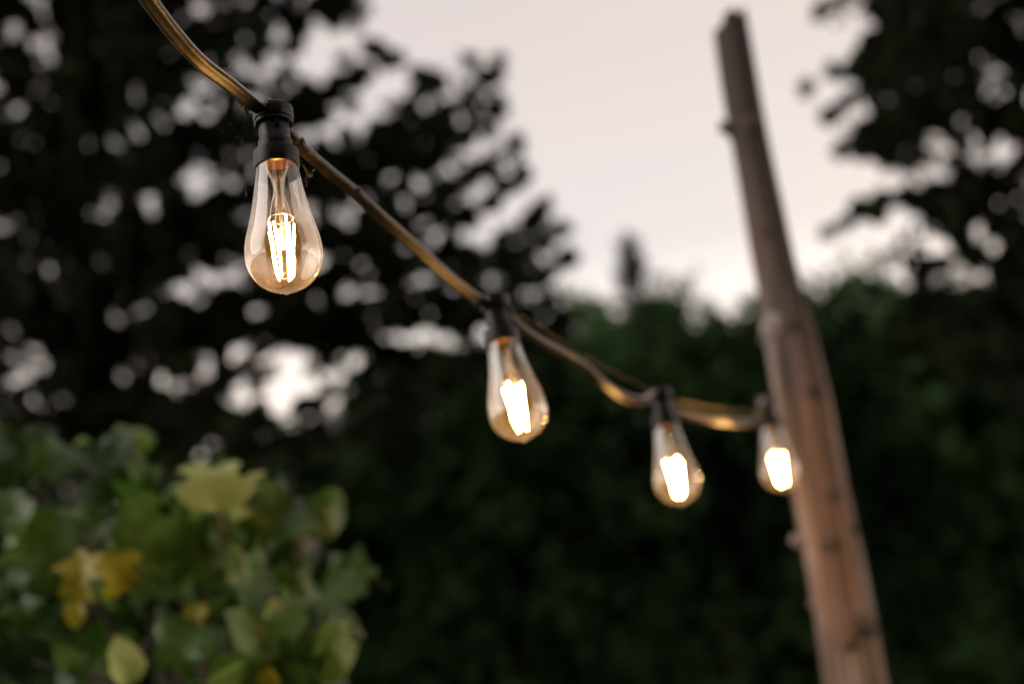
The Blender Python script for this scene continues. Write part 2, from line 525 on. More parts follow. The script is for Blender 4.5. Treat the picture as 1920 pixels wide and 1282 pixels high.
def twigs_mesh(A0, A1, r0=.005, r1=.002):
    """Thin three-sided twigs from A0 to A1."""
    n = len(A0)
    t = A1 - A0; t /= np.linalg.norm(t, axis=1)[:, None] + 1e-9
    a = np.cross(t, np.array([.31, .22, .93])); a /= np.linalg.norm(a, axis=1)[:, None] + 1e-9
    b = np.cross(t, a)
    V = []
    for base, r in ((A0, r0), (A1, r1)):
        for q in range(3):
            an = 2 * math.pi * q / 3
            V.append(base + r * (math.cos(an) * a + math.sin(an) * b))
    V = np.stack(V, 1).reshape(-1, 3)
    o = np.arange(n)[:, None] * 6
    F = np.concatenate([o + np.array([0, 1, 4, 3]), o + np.array([1, 2, 5, 4]), o + np.array([2, 0, 3, 5])], 1).reshape(-1, 4)
    return V, F


def bough_tree(name, label, base, trunk_top, trunk_r, depth, boughs, mat, field=None, leaf=.07, per=70, clump=.048, dspread=.3):
    """Tree of leafy boughs: each bough is (points, half widths, density, depth offset)."""
    t = empty(name, base)
    tag(t, label, "tree")
    base = np.asarray(base); top = np.asarray(trunk_top)
    tp = [base + (top - base) * s + np.array([.06 * math.sin(5 * s + 1), .05 * math.sin(7 * s), 0]) * (s > 0) for s in np.linspace(0, 1, 14)]
    tp[0] = base - np.array([0, 0, .1])
    tr = [trunk_r * (1.35 if i == 0 else 1) * (1 - .8 * i / 13) for i in range(14)]
    def put(o):
        o.location = -Vector(base)
        return o
    put(MB().tube(tp, tr, 12).build("trunk", M_BARK, t))
    allS, allR, tw0, tw1, frS, frA = [], [], [], [], [], []
    for pts, wid, tau, doff in boughs:
        n = len(pts)
        p3 = [P(x, y, depth + doff * (i / max(1, n - 1)) ** 1) for i, (x, y) in enumerate(pts)]
        w = np.interp(np.linspace(0, 1, n), np.linspace(0, 1, len(wid)), wid)
        # limb from the trunk along the bough
        hz = p3[0][2]
        near = min(tp, key=lambda q: abs(q[2] - (hz - .35)))
        limb = catmull([near] + p3, 6)
        r0 = min(trunk_r * .4, .045)
        put(MB().tube(limb, list(np.linspace(r0, .006, len(limb))), 7).build("branch", M_BARK, t))
        seg = np.array([np.linalg.norm(p3[i + 1] - p3[i]) for i in range(n - 1)])
        for i in range(n - 1):
            wm = .5 * (w[i] + w[i + 1]) / FPX * depth
            Rm = min(clump, wm * .95)
            cnt = rng.poisson(tau * 1.15 * seg[i] * 2 * wm / (math.pi * Rm * Rm * .9))
            u = rng.random(cnt)
            ax = p3[i] + (p3[i + 1] - p3[i]) * u[:, None]
            ww = (w[i] + (w[i + 1] - w[i]) * u) / FPX * depth
            ang = rng.random(cnt) * 2 * math.pi; rr = np.sqrt(rng.random(cnt)) * np.maximum(ww - Rm * .4, .02)
            off = (np.cos(ang) * rr)[:, None] * RGT + (np.sin(ang) * rr)[:, None] * UPV + (rng.normal(size=cnt) * dspread)[:, None] * FWD
            S = ax + off
            dr = unit(p3[i + 1] - p3[i])
            allS.append(S); allR.append(Rm * rng.uniform(.7, 1.25, cnt))
            tw0.append(ax - dr * .12); tw1.append(S)
            # loose outer sprays
            cf = rng.poisson(.45 * seg[i] * 2 * wm * 1.25 / .02)
            u = rng.random(cf)
            ax = p3[i] + (p3[i + 1] - p3[i]) * u[:, None]
            ww = (w[i] + (w[i + 1] - w[i]) * u) / FPX * depth
            ang = rng.random(cf) * 2 * math.pi; rr = np.sqrt(rng.random(cf)) * (ww * 1.15 + .06)
            off = (np.cos(ang) * rr)[:, None] * RGT + (np.sin(ang) * rr)[:, None] * UPV + (rng.normal(size=cf) * dspread)[:, None] * FWD
            A = off + dr * .3 + rng.normal(size=(cf, 3)) * .15
            frS.append(ax + off); frA.append(A / (np.linalg.norm(A, axis=1)[:, None] + 1e-9))
            tw0.append(ax - dr * .12); tw1.append(ax + off)
    if field:      # inner crown: tufts spread through the volume, thinner where the tree opens up
        x0, x1, y0, y1, R, dens = field
        px2 = (depth / FPX) ** 2
        nmax = int(3.2 * (x1 - x0) * (y1 - y0) * px2 / (math.pi * R * R))
        X = rng.uniform(x0, x1, nmax); Y = rng.uniform(y0, y1, nmax)
        keep = rng.random(nmax) < np.array([dens(x, y) for x, y in zip(X, Y)]) / 3.2
        S = np.array([P(x, y, depth + d) for x, y, d in zip(X[keep], Y[keep], rng.normal(size=keep.sum()) * .55)])
        allS.append(S); allR.append(R * rng.uniform(.65, 1.3, len(S)))
        ax = np.array(tp)[np.argmin(np.abs(np.array(tp)[None, :, 2] - S[:, None, 2] + .3), axis=1)]
        tw0.append(S + (ax - S) * np.minimum(1, .35 / np.linalg.norm(ax - S, axis=1))[:, None] - np.array([0, 0, .08])); tw1.append(S)
    V, F = leaves_from_clumps(np.concatenate(allS), np.concatenate(allR), per, leaf)
    V2, F2 = leaves_from_sprays(np.concatenate(frS), np.concatenate(frA), 12, leaf * 1.15, .11)
    F = np.concatenate([F, F2 + len(V)]); V = np.concatenate([V, V2])
    o = put(link("crown", mesh_np("crown", V, F, mat), t)); o["kind"] = "stuff"
    V, F = twigs_mesh(np.concatenate(tw0), np.concatenate(tw1))
    o = put(link("twigs", mesh_np("twigs", V, F, M_BARK), t)); o["kind"] = "stuff"
    return t

def gp(px, depth_y):
    """A point on the ground below the column px of the photograph at distance depth_y."""
    p = PY(px, 641, depth_y)
    return np.array([p[0], depth_y, 0.0])

def blob_tree(name, label, px, depth, blobs, mat, leaf=.085, tau=6, per=60, clump=.15, depth_r=.9):
    """Bushy tree: crown of overlapping leafy masses (px, py, half width, half height)."""
    cs = [P(x, y, depth + rng.uniform(-.3, .3)) for x, y, a, b in blobs]
    base = np.array([np.mean([c[0] for c in cs]), np.mean([c[1] for c in cs]), 0.0])
    t = empty(name, base); tag(t, label, "tree", "trees and bushes behind the lights")
    def put(o):
        o.location = -Vector(base)
        return o
    hi = max(c[2] for c in cs)
    tp = [base + np.array([.05 * math.sin(4 * s), .04 * math.sin(6 * s), hi * s - (.1 if s == 0 else 0)]) for s in np.linspace(0, 1, 9)]
    put(MB().tube(tp, list(np.linspace(.11, .03, 9)), 9).build("trunk", M_BARK, t))
    allS, tw0, tw1, frS, frA = [], [], [], [], []
    for c, (x, y, a, b) in zip(cs, blobs):
        near = tp[min(range(9), key=lambda i: abs(tp[i][2] - max(.5, c[2] - .6)))]
        put(MB().tube(catmull([near, (near + c) / 2 + np.array([0, 0, .12]), c], 5), list(np.linspace(.035, .01, 11)), 6).build("branch", M_BARK, t))
        ra, rb = a / FPX * depth, b / FPX * depth
        cnt = int((tau if a > 90 else 2.2) * ra * rb / (clump * clump * .8))
        q = rng.normal(size=(cnt, 3)); q /= np.linalg.norm(q, axis=1)[:, None]
        q *= (rng.random(cnt) ** .42)[:, None] * (1 + .16 * np.sin(q[:, :1] * 7 + x) * np.cos(q[:, 1:2] * 6 + y))
        off = q[:, :1] * ra * RGT + q[:, 1:2] * rb * UPV + q[:, 2:] * depth_r * FWD
        S = c + off
        keep = S[:, 2] > .1
        S, off = S[keep], off[keep]
        allS.append(S); tw0.append(c + off * .75); tw1.append(S)
        cf = int(cnt * .8)
        q = rng.normal(size=(cf, 3)); q /= np.linalg.norm(q, axis=1)[:, None]
        q *= rng.uniform(.88, 1.34, cf)[:, None]
        off = q[:, :1] * ra * RGT + q[:, 1:2] * rb * UPV + q[:, 2:] * depth_r * FWD
        off = off[(c + off)[:, 2] > .1]
        A = off / np.linalg.norm(off, axis=1)[:, None] + rng.normal(size=off.shape) * .5
        frS.append(c + off); frA.append(A / np.linalg.norm(A, axis=1)[:, None]); tw0.append(c + off * .8); tw1.append(c + off)
    S = np.concatenate(allS)
    V, F = leaves_from_clumps(S, clump * rng.uniform(.6, 1.3, len(S)), per, leaf)
    V2, F2 = leaves_from_sprays(np.concatenate(frS), np.concatenate(frA), 12, leaf * 1.1, .13)
    F = np.concatenate([F, F2 + len(V)]); V = np.concatenate([V, V2])
    o = put(link("crown", mesh_np("crown", V, F, mat), t)); o["kind"] = "stuff"
    V, F = twigs_mesh(np.concatenate(tw0), np.concatenate(tw1))
    o = put(link("twigs", mesh_np("twigs", V, F, M_BARK), t)); o["kind"] = "stuff"
    return t

# the tall tree whose boughs reach out behind the first two bulbs
LT = 8.6
lt_base = gp(150, 8.3)
def left_density(x, y):
    right = np.interp(y, [-400, 0, 60, 150, 260, 330, 420, 500, 560, 640, 700, 800], [700, 640, 600, 560, 640, 740, 830, 900, 960, 1010, 900, 760])
    if x > right:
        return 0.0
    t = 2.15 if x < 330 else (1.25 if x < 620 else .85)
    if y < 230 and 380 < x:
        t = 1.1
    if 360 < x < 740 and 600 < y < 800:
        t = .65
    return t * (1 if right - x > 60 else .7)
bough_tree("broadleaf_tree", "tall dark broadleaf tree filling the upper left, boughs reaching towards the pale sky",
    lt_base, lt_base + np.array([.1, 0, 7.2]), .17, LT, [
    ([(150, -120), (350, -220), (560, -260)], [60, 30], 1.5, .3),
    ([(120, 60), (330, -40), (560, -90), (660, -60)], [60, 30], 1.5, -.4),
    ([(130, 250), (330, 110), (500, 40), (640, 0), (690, -30)], [40, 22], 1.5, .4),
    ([(140, 380), (380, 270), (560, 210), (680, 140), (738, 98)], [30, 30, 14], 1.4, -.3),
    ([(560, 330), (690, 280), (770, 200), (832, 122)], [28, 24, 12], 1.4, .5),
    ([(150, 480), (420, 380), (640, 330), (800, 250), (890, 165), (942, 106)], [30, 34, 28, 14], 1.5, .3),
    ([(150, 560), (430, 470), (680, 430), (820, 375), (910, 310), (966, 262)], [30, 30, 26, 13], 1.4, -.4),
    ([(700, 330), (800, 300), (880, 235), (945, 195)], [22, 20, 10], 1.7, .1),
    ([(150, 640), (450, 560), (720, 500), (900, 480), (975, 435), (1032, 376)], [30, 26, 26, 13], 1.5, .4),
    ([(830, 420), (900, 390), (950, 345), (985, 320)], [18, 18, 9], 1.6, -.6),
    ([(160, 700), (450, 610), (700, 570), (900, 560), (1000, 525), (1072, 482)], [26, 24, 24, 13], 1.5, -.2),
    ([(880, 520), (980, 480), (1040, 440), (1066, 425)], [18, 16, 9], 1.6, .2),
    ([(300, 625), (550, 608), (760, 602), (920, 605), (1030, 570)], [24, 18, 14], 1.7, .2),
    ([(560, 630), (720, 650), (860, 690), (980, 650), (1060, 590)], [20, 34, 22], 1.7, .5),
    ([(140, 420), (20, 300), (-150, 180), (-300, 120)], [60, 40], 1.5, .5),
    ([(140, 620), (0, 560), (-150, 480), (-320, 420)], [60, 40], 1.5, -.4),
    ([(150, 800), (250, 780), (360, 790), (450, 800)], [60, 50], 2.4, .5),
    ], M_TREE, field=(-380, 1010, -380, 860, .060, left_density))

# the airy tree at the right border
RT = 8.2
rt_base = gp(2080, 8.0)
def right_density(x, y):
    left = np.interp(y, [-400, 0, 60, 130, 200, 290, 330, 400, 470, 540, 640], [1600, 1600, 1640, 1590, 1640, 1590, 1720, 1720, 1740, 1700, 1660])
    if x < left or y > 700:
        return 0.0
    if y < 140 and x < 1820:
        return 1.75
    if x > 1960:
        return 1.7
    if 150 < y < 300 and x < 1720:
        return 1.4
    if y > 430 and x < 1860:
        return .7 if y < 540 else 1.6
    return .9
bough_tree("airy_tree", "airy dark leafed tree at the right border with sky shining through its boughs",
    rt_base, rt_base + np.array([-.15, 0, 6.6]), .13, RT, [
    ([(2060, -120), (1900, -150), (1740, -170), (1600, -160)], [50, 25], 1.3, .3),
    ([(2060, 60), (1880, -40), (1720, -20), (1600, -10), (1550, -5)], [40, 30, 10], 1.3, -.3),
    ([(2060, 180), (1850, 60), (1740, 80), (1640, 110), (1542, 135)], [30, 36, 14], 1.4, .3),
    ([(1720, 150), (1640, 160), (1590, 190), (1552, 215)], [24, 16, 10], 1.8, .1),
    ([(2060, 300), (1860, 200), (1720, 200), (1630, 240), (1552, 288)], [30, 34, 15], 1.4, -.3),
    ([(2060, 500), (1900, 420), (1760, 365), (1640, 378), (1565, 440)], [30, 22, 13], 1.4, -.2),
    ([(2060, 560), (1920, 500), (1800, 480), (1680, 488)], [34, 22, 12], 1.3, .3),
    ([(2060, 640), (1950, 590), (1850, 560), (1740, 560)], [40, 24, 16], 1.8, -.3),
    ([(2060, 250), (1960, 260), (1900, 350), (1890, 460)], [30, 24, 18], 1.3, -.7),
    ([(2060, 420), (1980, 400), (1930, 480), (1890, 580)], [40, 30], 1.4, .6),
    ([(2080, 300), (2200, 220), (2320, 100)], [60, 40], 1.4, .3),
    ([(2080, 500), (2200, 450), (2330, 420)], [60, 40], 1.4, -.3),
    ], M_TREE, field=(1540, 2360, -380, 700, .05, right_density))

# row of bushy trees closing the garden
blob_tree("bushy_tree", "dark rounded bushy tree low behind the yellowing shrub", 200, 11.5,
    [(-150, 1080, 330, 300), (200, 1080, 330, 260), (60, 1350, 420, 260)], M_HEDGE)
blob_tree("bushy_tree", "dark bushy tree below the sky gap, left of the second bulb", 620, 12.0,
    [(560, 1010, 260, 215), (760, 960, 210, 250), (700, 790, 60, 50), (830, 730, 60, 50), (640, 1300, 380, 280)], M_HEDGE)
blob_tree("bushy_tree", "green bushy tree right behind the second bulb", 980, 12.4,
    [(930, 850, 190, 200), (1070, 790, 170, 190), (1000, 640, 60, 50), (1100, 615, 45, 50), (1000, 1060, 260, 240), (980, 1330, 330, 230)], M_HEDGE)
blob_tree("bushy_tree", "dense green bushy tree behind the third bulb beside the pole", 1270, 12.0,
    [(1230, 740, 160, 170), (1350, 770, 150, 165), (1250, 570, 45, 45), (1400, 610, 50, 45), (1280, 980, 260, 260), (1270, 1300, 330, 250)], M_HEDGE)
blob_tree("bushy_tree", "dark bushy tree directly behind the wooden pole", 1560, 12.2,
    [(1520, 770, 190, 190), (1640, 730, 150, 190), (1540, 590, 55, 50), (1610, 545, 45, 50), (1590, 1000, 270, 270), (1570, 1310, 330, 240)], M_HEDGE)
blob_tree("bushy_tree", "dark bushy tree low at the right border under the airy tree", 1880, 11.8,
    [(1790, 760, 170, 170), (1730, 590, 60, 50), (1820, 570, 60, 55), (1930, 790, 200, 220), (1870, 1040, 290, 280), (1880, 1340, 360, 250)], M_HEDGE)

# slender conifer rising from the row
def conifer(px, top, depth, label):
    tip = P(px, top, depth)
    base = np.array([tip[0] + .1, tip[1], 0.0])
    t = empty("slender_conifer", base); tag(t, label, "tree")
    def put(o):
        o.location = -Vector(base)
        return o
    put(MB().tube([base - np.array([0, 0, .1]), (base + tip) / 2, tip], [.09, .05, .008], 8).build("trunk", M_BARK, t))
    S, A, T0 = [], [], []
    H = tip[2]
    for k in range(620):
        z = H - (H - 1.0) * rng.random() ** .8 * .75
        rr = (.03 + .19 * (H - z) ** .8) * math.sqrt(rng.random())
        a = rng.random() * 2 * math.pi
        ax = base + (tip - base) * (z / H)
        S.append(ax + np.array([rr * math.cos(a), rr * math.sin(a), .05]))
        A.append(unit([math.cos(a), math.sin(a), .7]))
        T0.append(ax - np.array([0, 0, .05]))
    V, F = leaves_from_sprays(np.array(S), np.array(A), 16, .055, .09)
    o = put(link("crown", mesh_np("crown", V, F, M_CONIFER), t)); o["kind"] = "stuff"
    V, F = twigs_mesh(np.array(T0), np.array(S))
    o = put(link("twigs", mesh_np("twigs", V, F, M_BARK), t)); o["kind"] = "stuff"
conifer(1176, 458, 13.0, "slender conifer whose tip stands above the hedge into the pale sky")

# far wood behind the row: reads as one dark mass
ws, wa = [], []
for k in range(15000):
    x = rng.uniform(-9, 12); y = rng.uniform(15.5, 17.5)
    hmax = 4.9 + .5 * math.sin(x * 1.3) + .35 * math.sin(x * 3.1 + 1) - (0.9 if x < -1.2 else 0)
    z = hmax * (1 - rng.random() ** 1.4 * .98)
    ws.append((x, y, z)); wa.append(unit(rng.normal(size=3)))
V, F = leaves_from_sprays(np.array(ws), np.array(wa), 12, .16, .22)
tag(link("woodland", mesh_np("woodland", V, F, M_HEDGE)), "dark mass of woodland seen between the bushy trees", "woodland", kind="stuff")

# tall trees close behind the standpoint: they shade what faces the camera and show in the lower glass of the lamps
ws, wa = [], []
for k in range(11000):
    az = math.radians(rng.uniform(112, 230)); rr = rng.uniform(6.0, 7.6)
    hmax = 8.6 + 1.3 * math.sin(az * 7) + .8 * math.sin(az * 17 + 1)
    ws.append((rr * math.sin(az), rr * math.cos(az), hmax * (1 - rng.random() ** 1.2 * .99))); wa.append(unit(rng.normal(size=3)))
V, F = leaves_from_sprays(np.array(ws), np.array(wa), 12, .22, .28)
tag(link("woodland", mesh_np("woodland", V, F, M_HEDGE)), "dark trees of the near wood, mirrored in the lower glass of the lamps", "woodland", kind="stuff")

# ------------------------------------------------------------------ foreground shrub with large lobed leaves
def big_leaf_mesh(name, outline, mat, curl, seed):
    rs = random.Random(seed)
    V, F = [], []
    n = len(outline)
    mid = [(0, y) for y in np.linspace(0, outline[-1][1], n)]
    def zz(x, y):
        return -1.15 * curl * (y - .35) ** 2 + .5 * abs(x) - .55 * abs(x) ** 2 * curl + .05 * math.sin(11 * x + 8 * y + seed) + .03 * math.sin(23 * y + 5 * abs(x) + seed)
    for i in range(n):
        V.append((0, mid[i][1], zz(0, mid[i][1])))
    for s in (1, -1):
        b = len(V)
        for i in range(n):
            x, y = outline[i]
            x *= s * (1 + rs.uniform(-.06, .06))
            hx, hy = x * .5, (y + mid[i][1]) * .5
            V.append((hx, hy, zz(hx, hy) - .012)); V.append((x, y, zz(x, y)))
        for i in range(n - 1):
            h0, o0, h1, o1 = b + 2 * i, b + 2 * i + 1, b + 2 * i + 2, b + 2 * i + 3
            q = [(i, i + 1, h1, h0), (h0, h1, o1, o0)]
            if s > 0:
                q = [tuple(reversed(f)) for f in q]
            F += q
    # leaf stalk
    mb = MB(); mb.add(V, F)
    mb.tube([(0, .02, zz(0, 0)), (0, -.2, -.05), (.02, -.42, -.16)], [.012, .012, .016], 5)
    return mb.mesh(name, mat, True, 60)

tulip = [(0, 0), (.15, -.06), (.36, -.03), (.54, .10), (.50, .26), (.30, .36), (.34, .52), (.46, .78), (.32, .84), (.14, .86), (0, .74)]
maple = [(0, 0), (.12, -.10), (.32, -.12), (.30, .06), (.58, .32), (.34, .32), (.24, .44), (.40, .76), (.20, .66), (.09, .88), (0, 1.05)]
oval = [(0, 0), (.12, .02), (.26, .12), (.35, .27), (.38, .43), (.35, .58), (.28, .72), (.19, .84), (.10, .93), (.04, .98), (0, 1.0)]

def shrub_leaf_mat(name, c1, c2, vein, trans):
    mt, n, l, bsdf, out = new_mat(name)
    tc = n.new("ShaderNodeTexCoord")
    oi = n.new("ShaderNodeObjectInfo")
    nz = n.new("ShaderNodeTexNoise"); nz.inputs["Scale"].default_value = 3.5; nz.inputs["Detail"].default_value = 4
    l.new(tc.outputs["Object"], nz.inputs["Vector"])
    ad = n.new("ShaderNodeMath"); ad.operation = 'MULTIPLY_ADD'; ad.inputs[1].default_value = .7; ad.inputs[2].default_value = -.35
    l.new(oi.outputs["Random"], ad.inputs[0])
    sm = n.new("ShaderNodeMath"); sm.operation = 'ADD'
    l.new(nz.outputs[0], sm.inputs[0]); l.new(ad.outputs[0], sm.inputs[1])
    r = ramp(n, [(.25, c1), (.75, c2)])
    l.new(sm.outputs[0], r.inputs[0])
    # pale midrib and side veins
    sp = n.new("ShaderNodeSeparateXYZ"); l.new(tc.outputs["Object"], sp.inputs[0])
    ab = n.new("ShaderNodeMath"); ab.operation = 'ABSOLUTE'; l.new(sp.outputs[0], ab.inputs[0])
    vy = n.new("ShaderNodeMath"); vy.operation = 'SUBTRACT'; l.new(sp.outputs[1], vy.inputs[0]); l.new(ab.outputs[0], vy.inputs[1])
    sw = n.new("ShaderNodeMath"); sw.operation = 'MULTIPLY'; sw.inputs[1].default_value = 34; l.new(vy.outputs[0], sw.inputs[0])
    sn = n.new("ShaderNodeMath"); sn.operation = 'SINE'; l.new(sw.outputs[0], sn.inputs[0])
    gt = n.new("ShaderNodeMath"); gt.operation = 'GREATER_THAN'; gt.inputs[1].default_value = .93; l.new(sn.outputs[0], gt.inputs[0])
    lt = n.new("ShaderNodeMath"); lt.operation = 'LESS_THAN'; lt.inputs[1].default_value = .018; l.new(ab.outputs[0], lt.inputs[0])
    mxv = n.new("ShaderNodeMath"); mxv.operation = 'MAXIMUM'; l.new(gt.outputs[0], mxv.inputs[0]); l.new(lt.outputs[0], mxv.inputs[1])
    mf = n.new("ShaderNodeMath"); mf.operation = 'MULTIPLY'; mf.inputs[1].default_value = .6; l.new(mxv.outputs[0], mf.inputs[0])
    mx = n.new("ShaderNodeMix"); mx.data_type = 'RGBA'
    l.new(mf.outputs[0], mx.inputs[0]); l.new(r.outputs[0], mx.inputs[6]); mx.inputs[7].default_value = (*vein, 1)
    l.new(mx.outputs[2], bsdf.inputs["Base Color"])
    bsdf.inputs["Roughness"].default_value = .3
    bsdf.inputs["Specular IOR Level"].default_value = .4
    tl = n.new("ShaderNodeBsdfTranslucent"); l.new(mx.outputs[2], tl.inputs[0])
    ms = n.new("ShaderNodeMixShader"); ms.inputs[0].default_value = trans
    l.new(bsdf.outputs[0], ms.inputs[1]); l.new(tl.outputs[0], ms.inputs[2]); l.new(ms.outputs[0], out.inputs[0])
    return mt
ML_GREEN = shrub_leaf_mat("shrub_leaf_green", (.008, .032, .005), (.058, .125, .014), (.10, .16, .03), .35)
ML_PALE = shrub_leaf_mat("shrub_leaf_pale", (.20, .28, .05), (.38, .43, .13), (.40, .44, .17), .4)
ML_YELLOW = shrub_leaf_mat("shrub_leaf_yellow", (.30, .25, .010), (.46, .41, .03), (.45, .33, .07), .4)
LM = {}
ML_FRESH = shrub_leaf_mat("shrub_leaf_fresh", (.045, .11, .014), (.17, .27, .05), (.22, .29, .08), .45)
for key, mt in (("g", ML_GREEN), ("f", ML_FRESH), ("p", ML_PALE), ("y", ML_YELLOW)):
    LM[key] = [big_leaf_mesh("leaf", tulip, mt, .5, 1), big_leaf_mesh("leaf", maple, mt, .8, 2), big_leaf_mesh("leaf", oval, mt, .9, 3), big_leaf_mesh("leaf", tulip, mt, 1.3, 4)]

SHRINK = .93
sh_base = gp(330, 2.18)
shrub = empty("large_leafed_shrub", sh_base)
tag(shrub, "shrub with large lobed green and yellowing leaves in the lower left", "shrub")
stems3 = []
def stem(px_pts, depth, r):
    pts = [sh_base + np.array([rng.uniform(-.06, .06), rng.uniform(-.05, .05), 0])] + [P(x, y, depth * SHRINK) for x, y in px_pts]
    c = catmull(pts, 8)
    o = MB().tube(c, list(np.linspace(r, .0025, len(c))), 7).build("stem", M_BARK, shrub)
    o.location = -Vector(sh_base)
    stems3.extend(c[8:])
for pts, d in (([(300, 1300), (200, 1100), (90, 950), (40, 860)], 2.45), ([(330, 1280), (290, 1080), (250, 900), (250, 820)], 2.4),
               ([(380, 1280), (410, 1100), (420, 950), (410, 870)], 2.3), ([(430, 1300), (520, 1120), (560, 1010), (600, 950)], 2.35),
               ([(420, 1350), (540, 1240), (600, 1180), (650, 1190)], 2.2), ([(240, 1330), (120, 1200), (20, 1120), (-60, 1050)], 2.4),
               ([(330, 1400), (230, 1290), (130, 1260), (60, 1240)], 2.2)):
    stem(pts, d, .009)

def put_leaf(px, py, size, ang, tilt, yaw, colour, shape, depth):
    """Leaf centred at a spot; ang: direction of its tip on the picture (0 up, clockwise); tilt/yaw turn its face away."""
    depth *= SHRINK
    c = P(px, py, depth)
    a = math.radians(ang)
    tip = math.sin(a) * RGT + math.cos(a) * UPV
    nrm = -FWD
    q1 = Quaternion(Vector(np.cross(tip, nrm)), math.radians(tilt))
    q2 = Quaternion(Vector(tip), math.radians(yaw))
    tipv = (q2 @ (q1 @ Vector(tip))); nv = (q2 @ (q1 @ Vector(nrm)))
    tipv.normalize(); nv.normalize()
    xv = tipv.cross(nv)
    s = size / FPX * depth
    o = bpy.data.objects.new("leaf", LM[colour][shape])
    col.objects.link(o)
    o.parent = shrub
    mt = Matrix.Identity(4)
    cc = Vector(c) - tipv * s * .45 - Vector(sh_base)
    for i in range(3):
        mt[i][0], mt[i][1], mt[i][2], mt[i][3] = xv[i] * s, tipv[i] * s, nv[i] * s, cc[i]
    o.matrix_local = mt
    return o

hand = [  # the leaves one can pick out in the photograph
    (400, 890, 130, -4, -40, 20, 'p', 3, 2.28), (440, 925, 110, 25, -10, -30, 'p', 1, 2.33), (360, 905, 125, -40, -35, 20, 'f', 3, 2.35),
    (35, 850, 144, 5, -10, 15, 'g', 0, 2.5), (112, 850, 108, 30, -55, 0, 'g', 1, 2.45), (165, 855, 100, 60, -60, 0, 'f', 2, 2.5),
    (250, 820, 100, 5, -40, 30, 'f', 2, 2.6), (200, 870, 144, -20, -15, 25, 'g', 0, 2.42), (265, 900, 108, 20, -20, 40, 'f', 1, 2.38),
    (610, 962, 126, 75, -30, 10, 'g', 2, 2.4), (530, 950, 132, 50, -50, 10, 'g', 0, 2.4), (515, 985, 156, 40, -10, -20, 'g', 0, 2.34),
    (175, 950, 87, 10, -50, 20, 'f', 2, 2.42), (130, 960, 75, -5, -60, 10, 'f', 2, 2.45), (255, 975, 75, 15, -40, 20, 'f', 2, 2.4),
    (300, 1010, 180, 110, -20, 10, 'f', 0, 2.3), (390, 1030, 144, 70, -25, 0, 'g', 1, 2.28), (345, 960, 120, 40, -20, 0, 'g', 3, 2.35),
    (150, 1090, 108, 185, 15, 20, 'y', 1, 2.25), (225, 1080, 85, 165, 10, -20, 'y', 0, 2.22), (140, 1150, 54, 190, 10, 0, 'y', 2, 2.25),
    (375, 1165, 72, 170, 20, 40, 'y', 0, 2.24), (45, 1150, 84, 160, 10, 0, 'g', 1, 2.35),
    (235, 1240, 100, 5, -20, 35, 'p', 2, 2.12), (355, 1105, 75, 80, -65, 0, 'f', 2, 2.22), (290, 1100, 108, 150, -20, 40, 'f', 2, 2.22),
    (520, 1150, 75, 60, -55, 0, 'p', 2, 2.16), (545, 1130, 75, 30, -50, 10, 'f', 0, 2.18), (570, 1095, 87, 70, -35, 0, 'f', 3, 2.24),
    (480, 1080, 144, 60, -60, 0, 'g', 0, 2.2), (555, 1045, 108, 60, -15, 0, 'g', 2, 2.3), (490, 1210, 168, 10, -15, 15, 'g', 0, 2.12),
    (620, 1220, 144, 60, -20, 10, 'f', 2, 2.16), (645, 1180, 108, 20, -20, 40, 'g', 2, 2.2), (570, 1250, 120, 120, -30, 0, 'g', 1, 2.12),
    (440, 1275, 112, 100, -50, 0, 'f', 2, 2.08), (505, 1275, 54, 180, -20, 0, 'y', 2, 2.08), (330, 1230, 132, 200, 0, 20, 'g', 3, 2.2),
    (125, 1230, 75, 10, -40, 30, 'f', 2, 2.2), (60, 1000, 120, -30, -20, 20, 'f', 1, 2.5), (20, 940, 108, -10, -40, 0, 'g', 0, 2.5),
    (100, 1035, 75, 0, -60, 0, 'f', 2, 2.45), (420, 1000, 108, 20, -30, 30, 'g', 2, 2.3), (455, 1140, 132, 200, 10, 0, 'g', 1, 2.2),
]
for h in hand:
    put_leaf(*h)
edge = [(0, 800), (60, 810), (150, 850), (240, 830), (330, 880), (420, 860), (480, 930), (560, 950), (640, 1000), (640, 1120), (660, 1200), (680, 1300)]
ex, ey = [e[0] for e in edge], [e[1] for e in edge]
cnt = 0
while cnt < 50:
    s = stems3[random.randrange(len(stems3))]
    x, y = proj(s + rng.normal(size=3) * .06)
    if x < -140 or x > 650 or y > 1420 or y < np.interp(x, ex, ey) + 45:
        continue
    put_leaf(x, y, random.uniform(85, 150), random.uniform(-120, 120), random.uniform(-80, 10), random.uniform(-60, 60),
             'f' if random.random() < .2 else 'g', random.randrange(4), random.uniform(2.3, 2.75))
    cnt += 1

# ------------------------------------------------------------------ wooden pole
pole_y = P(1528, 790, 2.86)[1]
ctr = [(1369, 42), (1404, 250), (1433, 400), (1466, 560), (1492, 690), (1520, 830), (1551, 990), (1579, 1140), (1604, 1282)]
wpx = [66, 70, 76, 86, 96, 103, 108, 112, 116]
axis, rads = [], []
for (x, y), w in zip(ctr, wpx):
    p = PY(x, y, pole_y); axis.append(p)
    rads.append(w * .5 / FPX * ((p - CAM) @ FWD))
dirn = unit(axis[-1] - axis[-3])
foot = axis[-1] + dirn * (axis[-1][2] / -dirn[2])
axis += [(axis[-1] + foot) / 2, foot - np.array([0, 0, .2])]
rads += [rads[-1] * 1.04, rads[-1] * 1.1]
pole = empty("wooden_pole", foot * np.array([1, 1, 0]))
tag(pole, "leaning weathered log pole with broken top and branch stubs holding up the string lights", "pole")
cen = catmull(axis, 14); rad = [float(v[0]) for v in catmull([np.array([r, 0, 0]) for r in rads], 14)]
SEG = 72
V, F = [], []
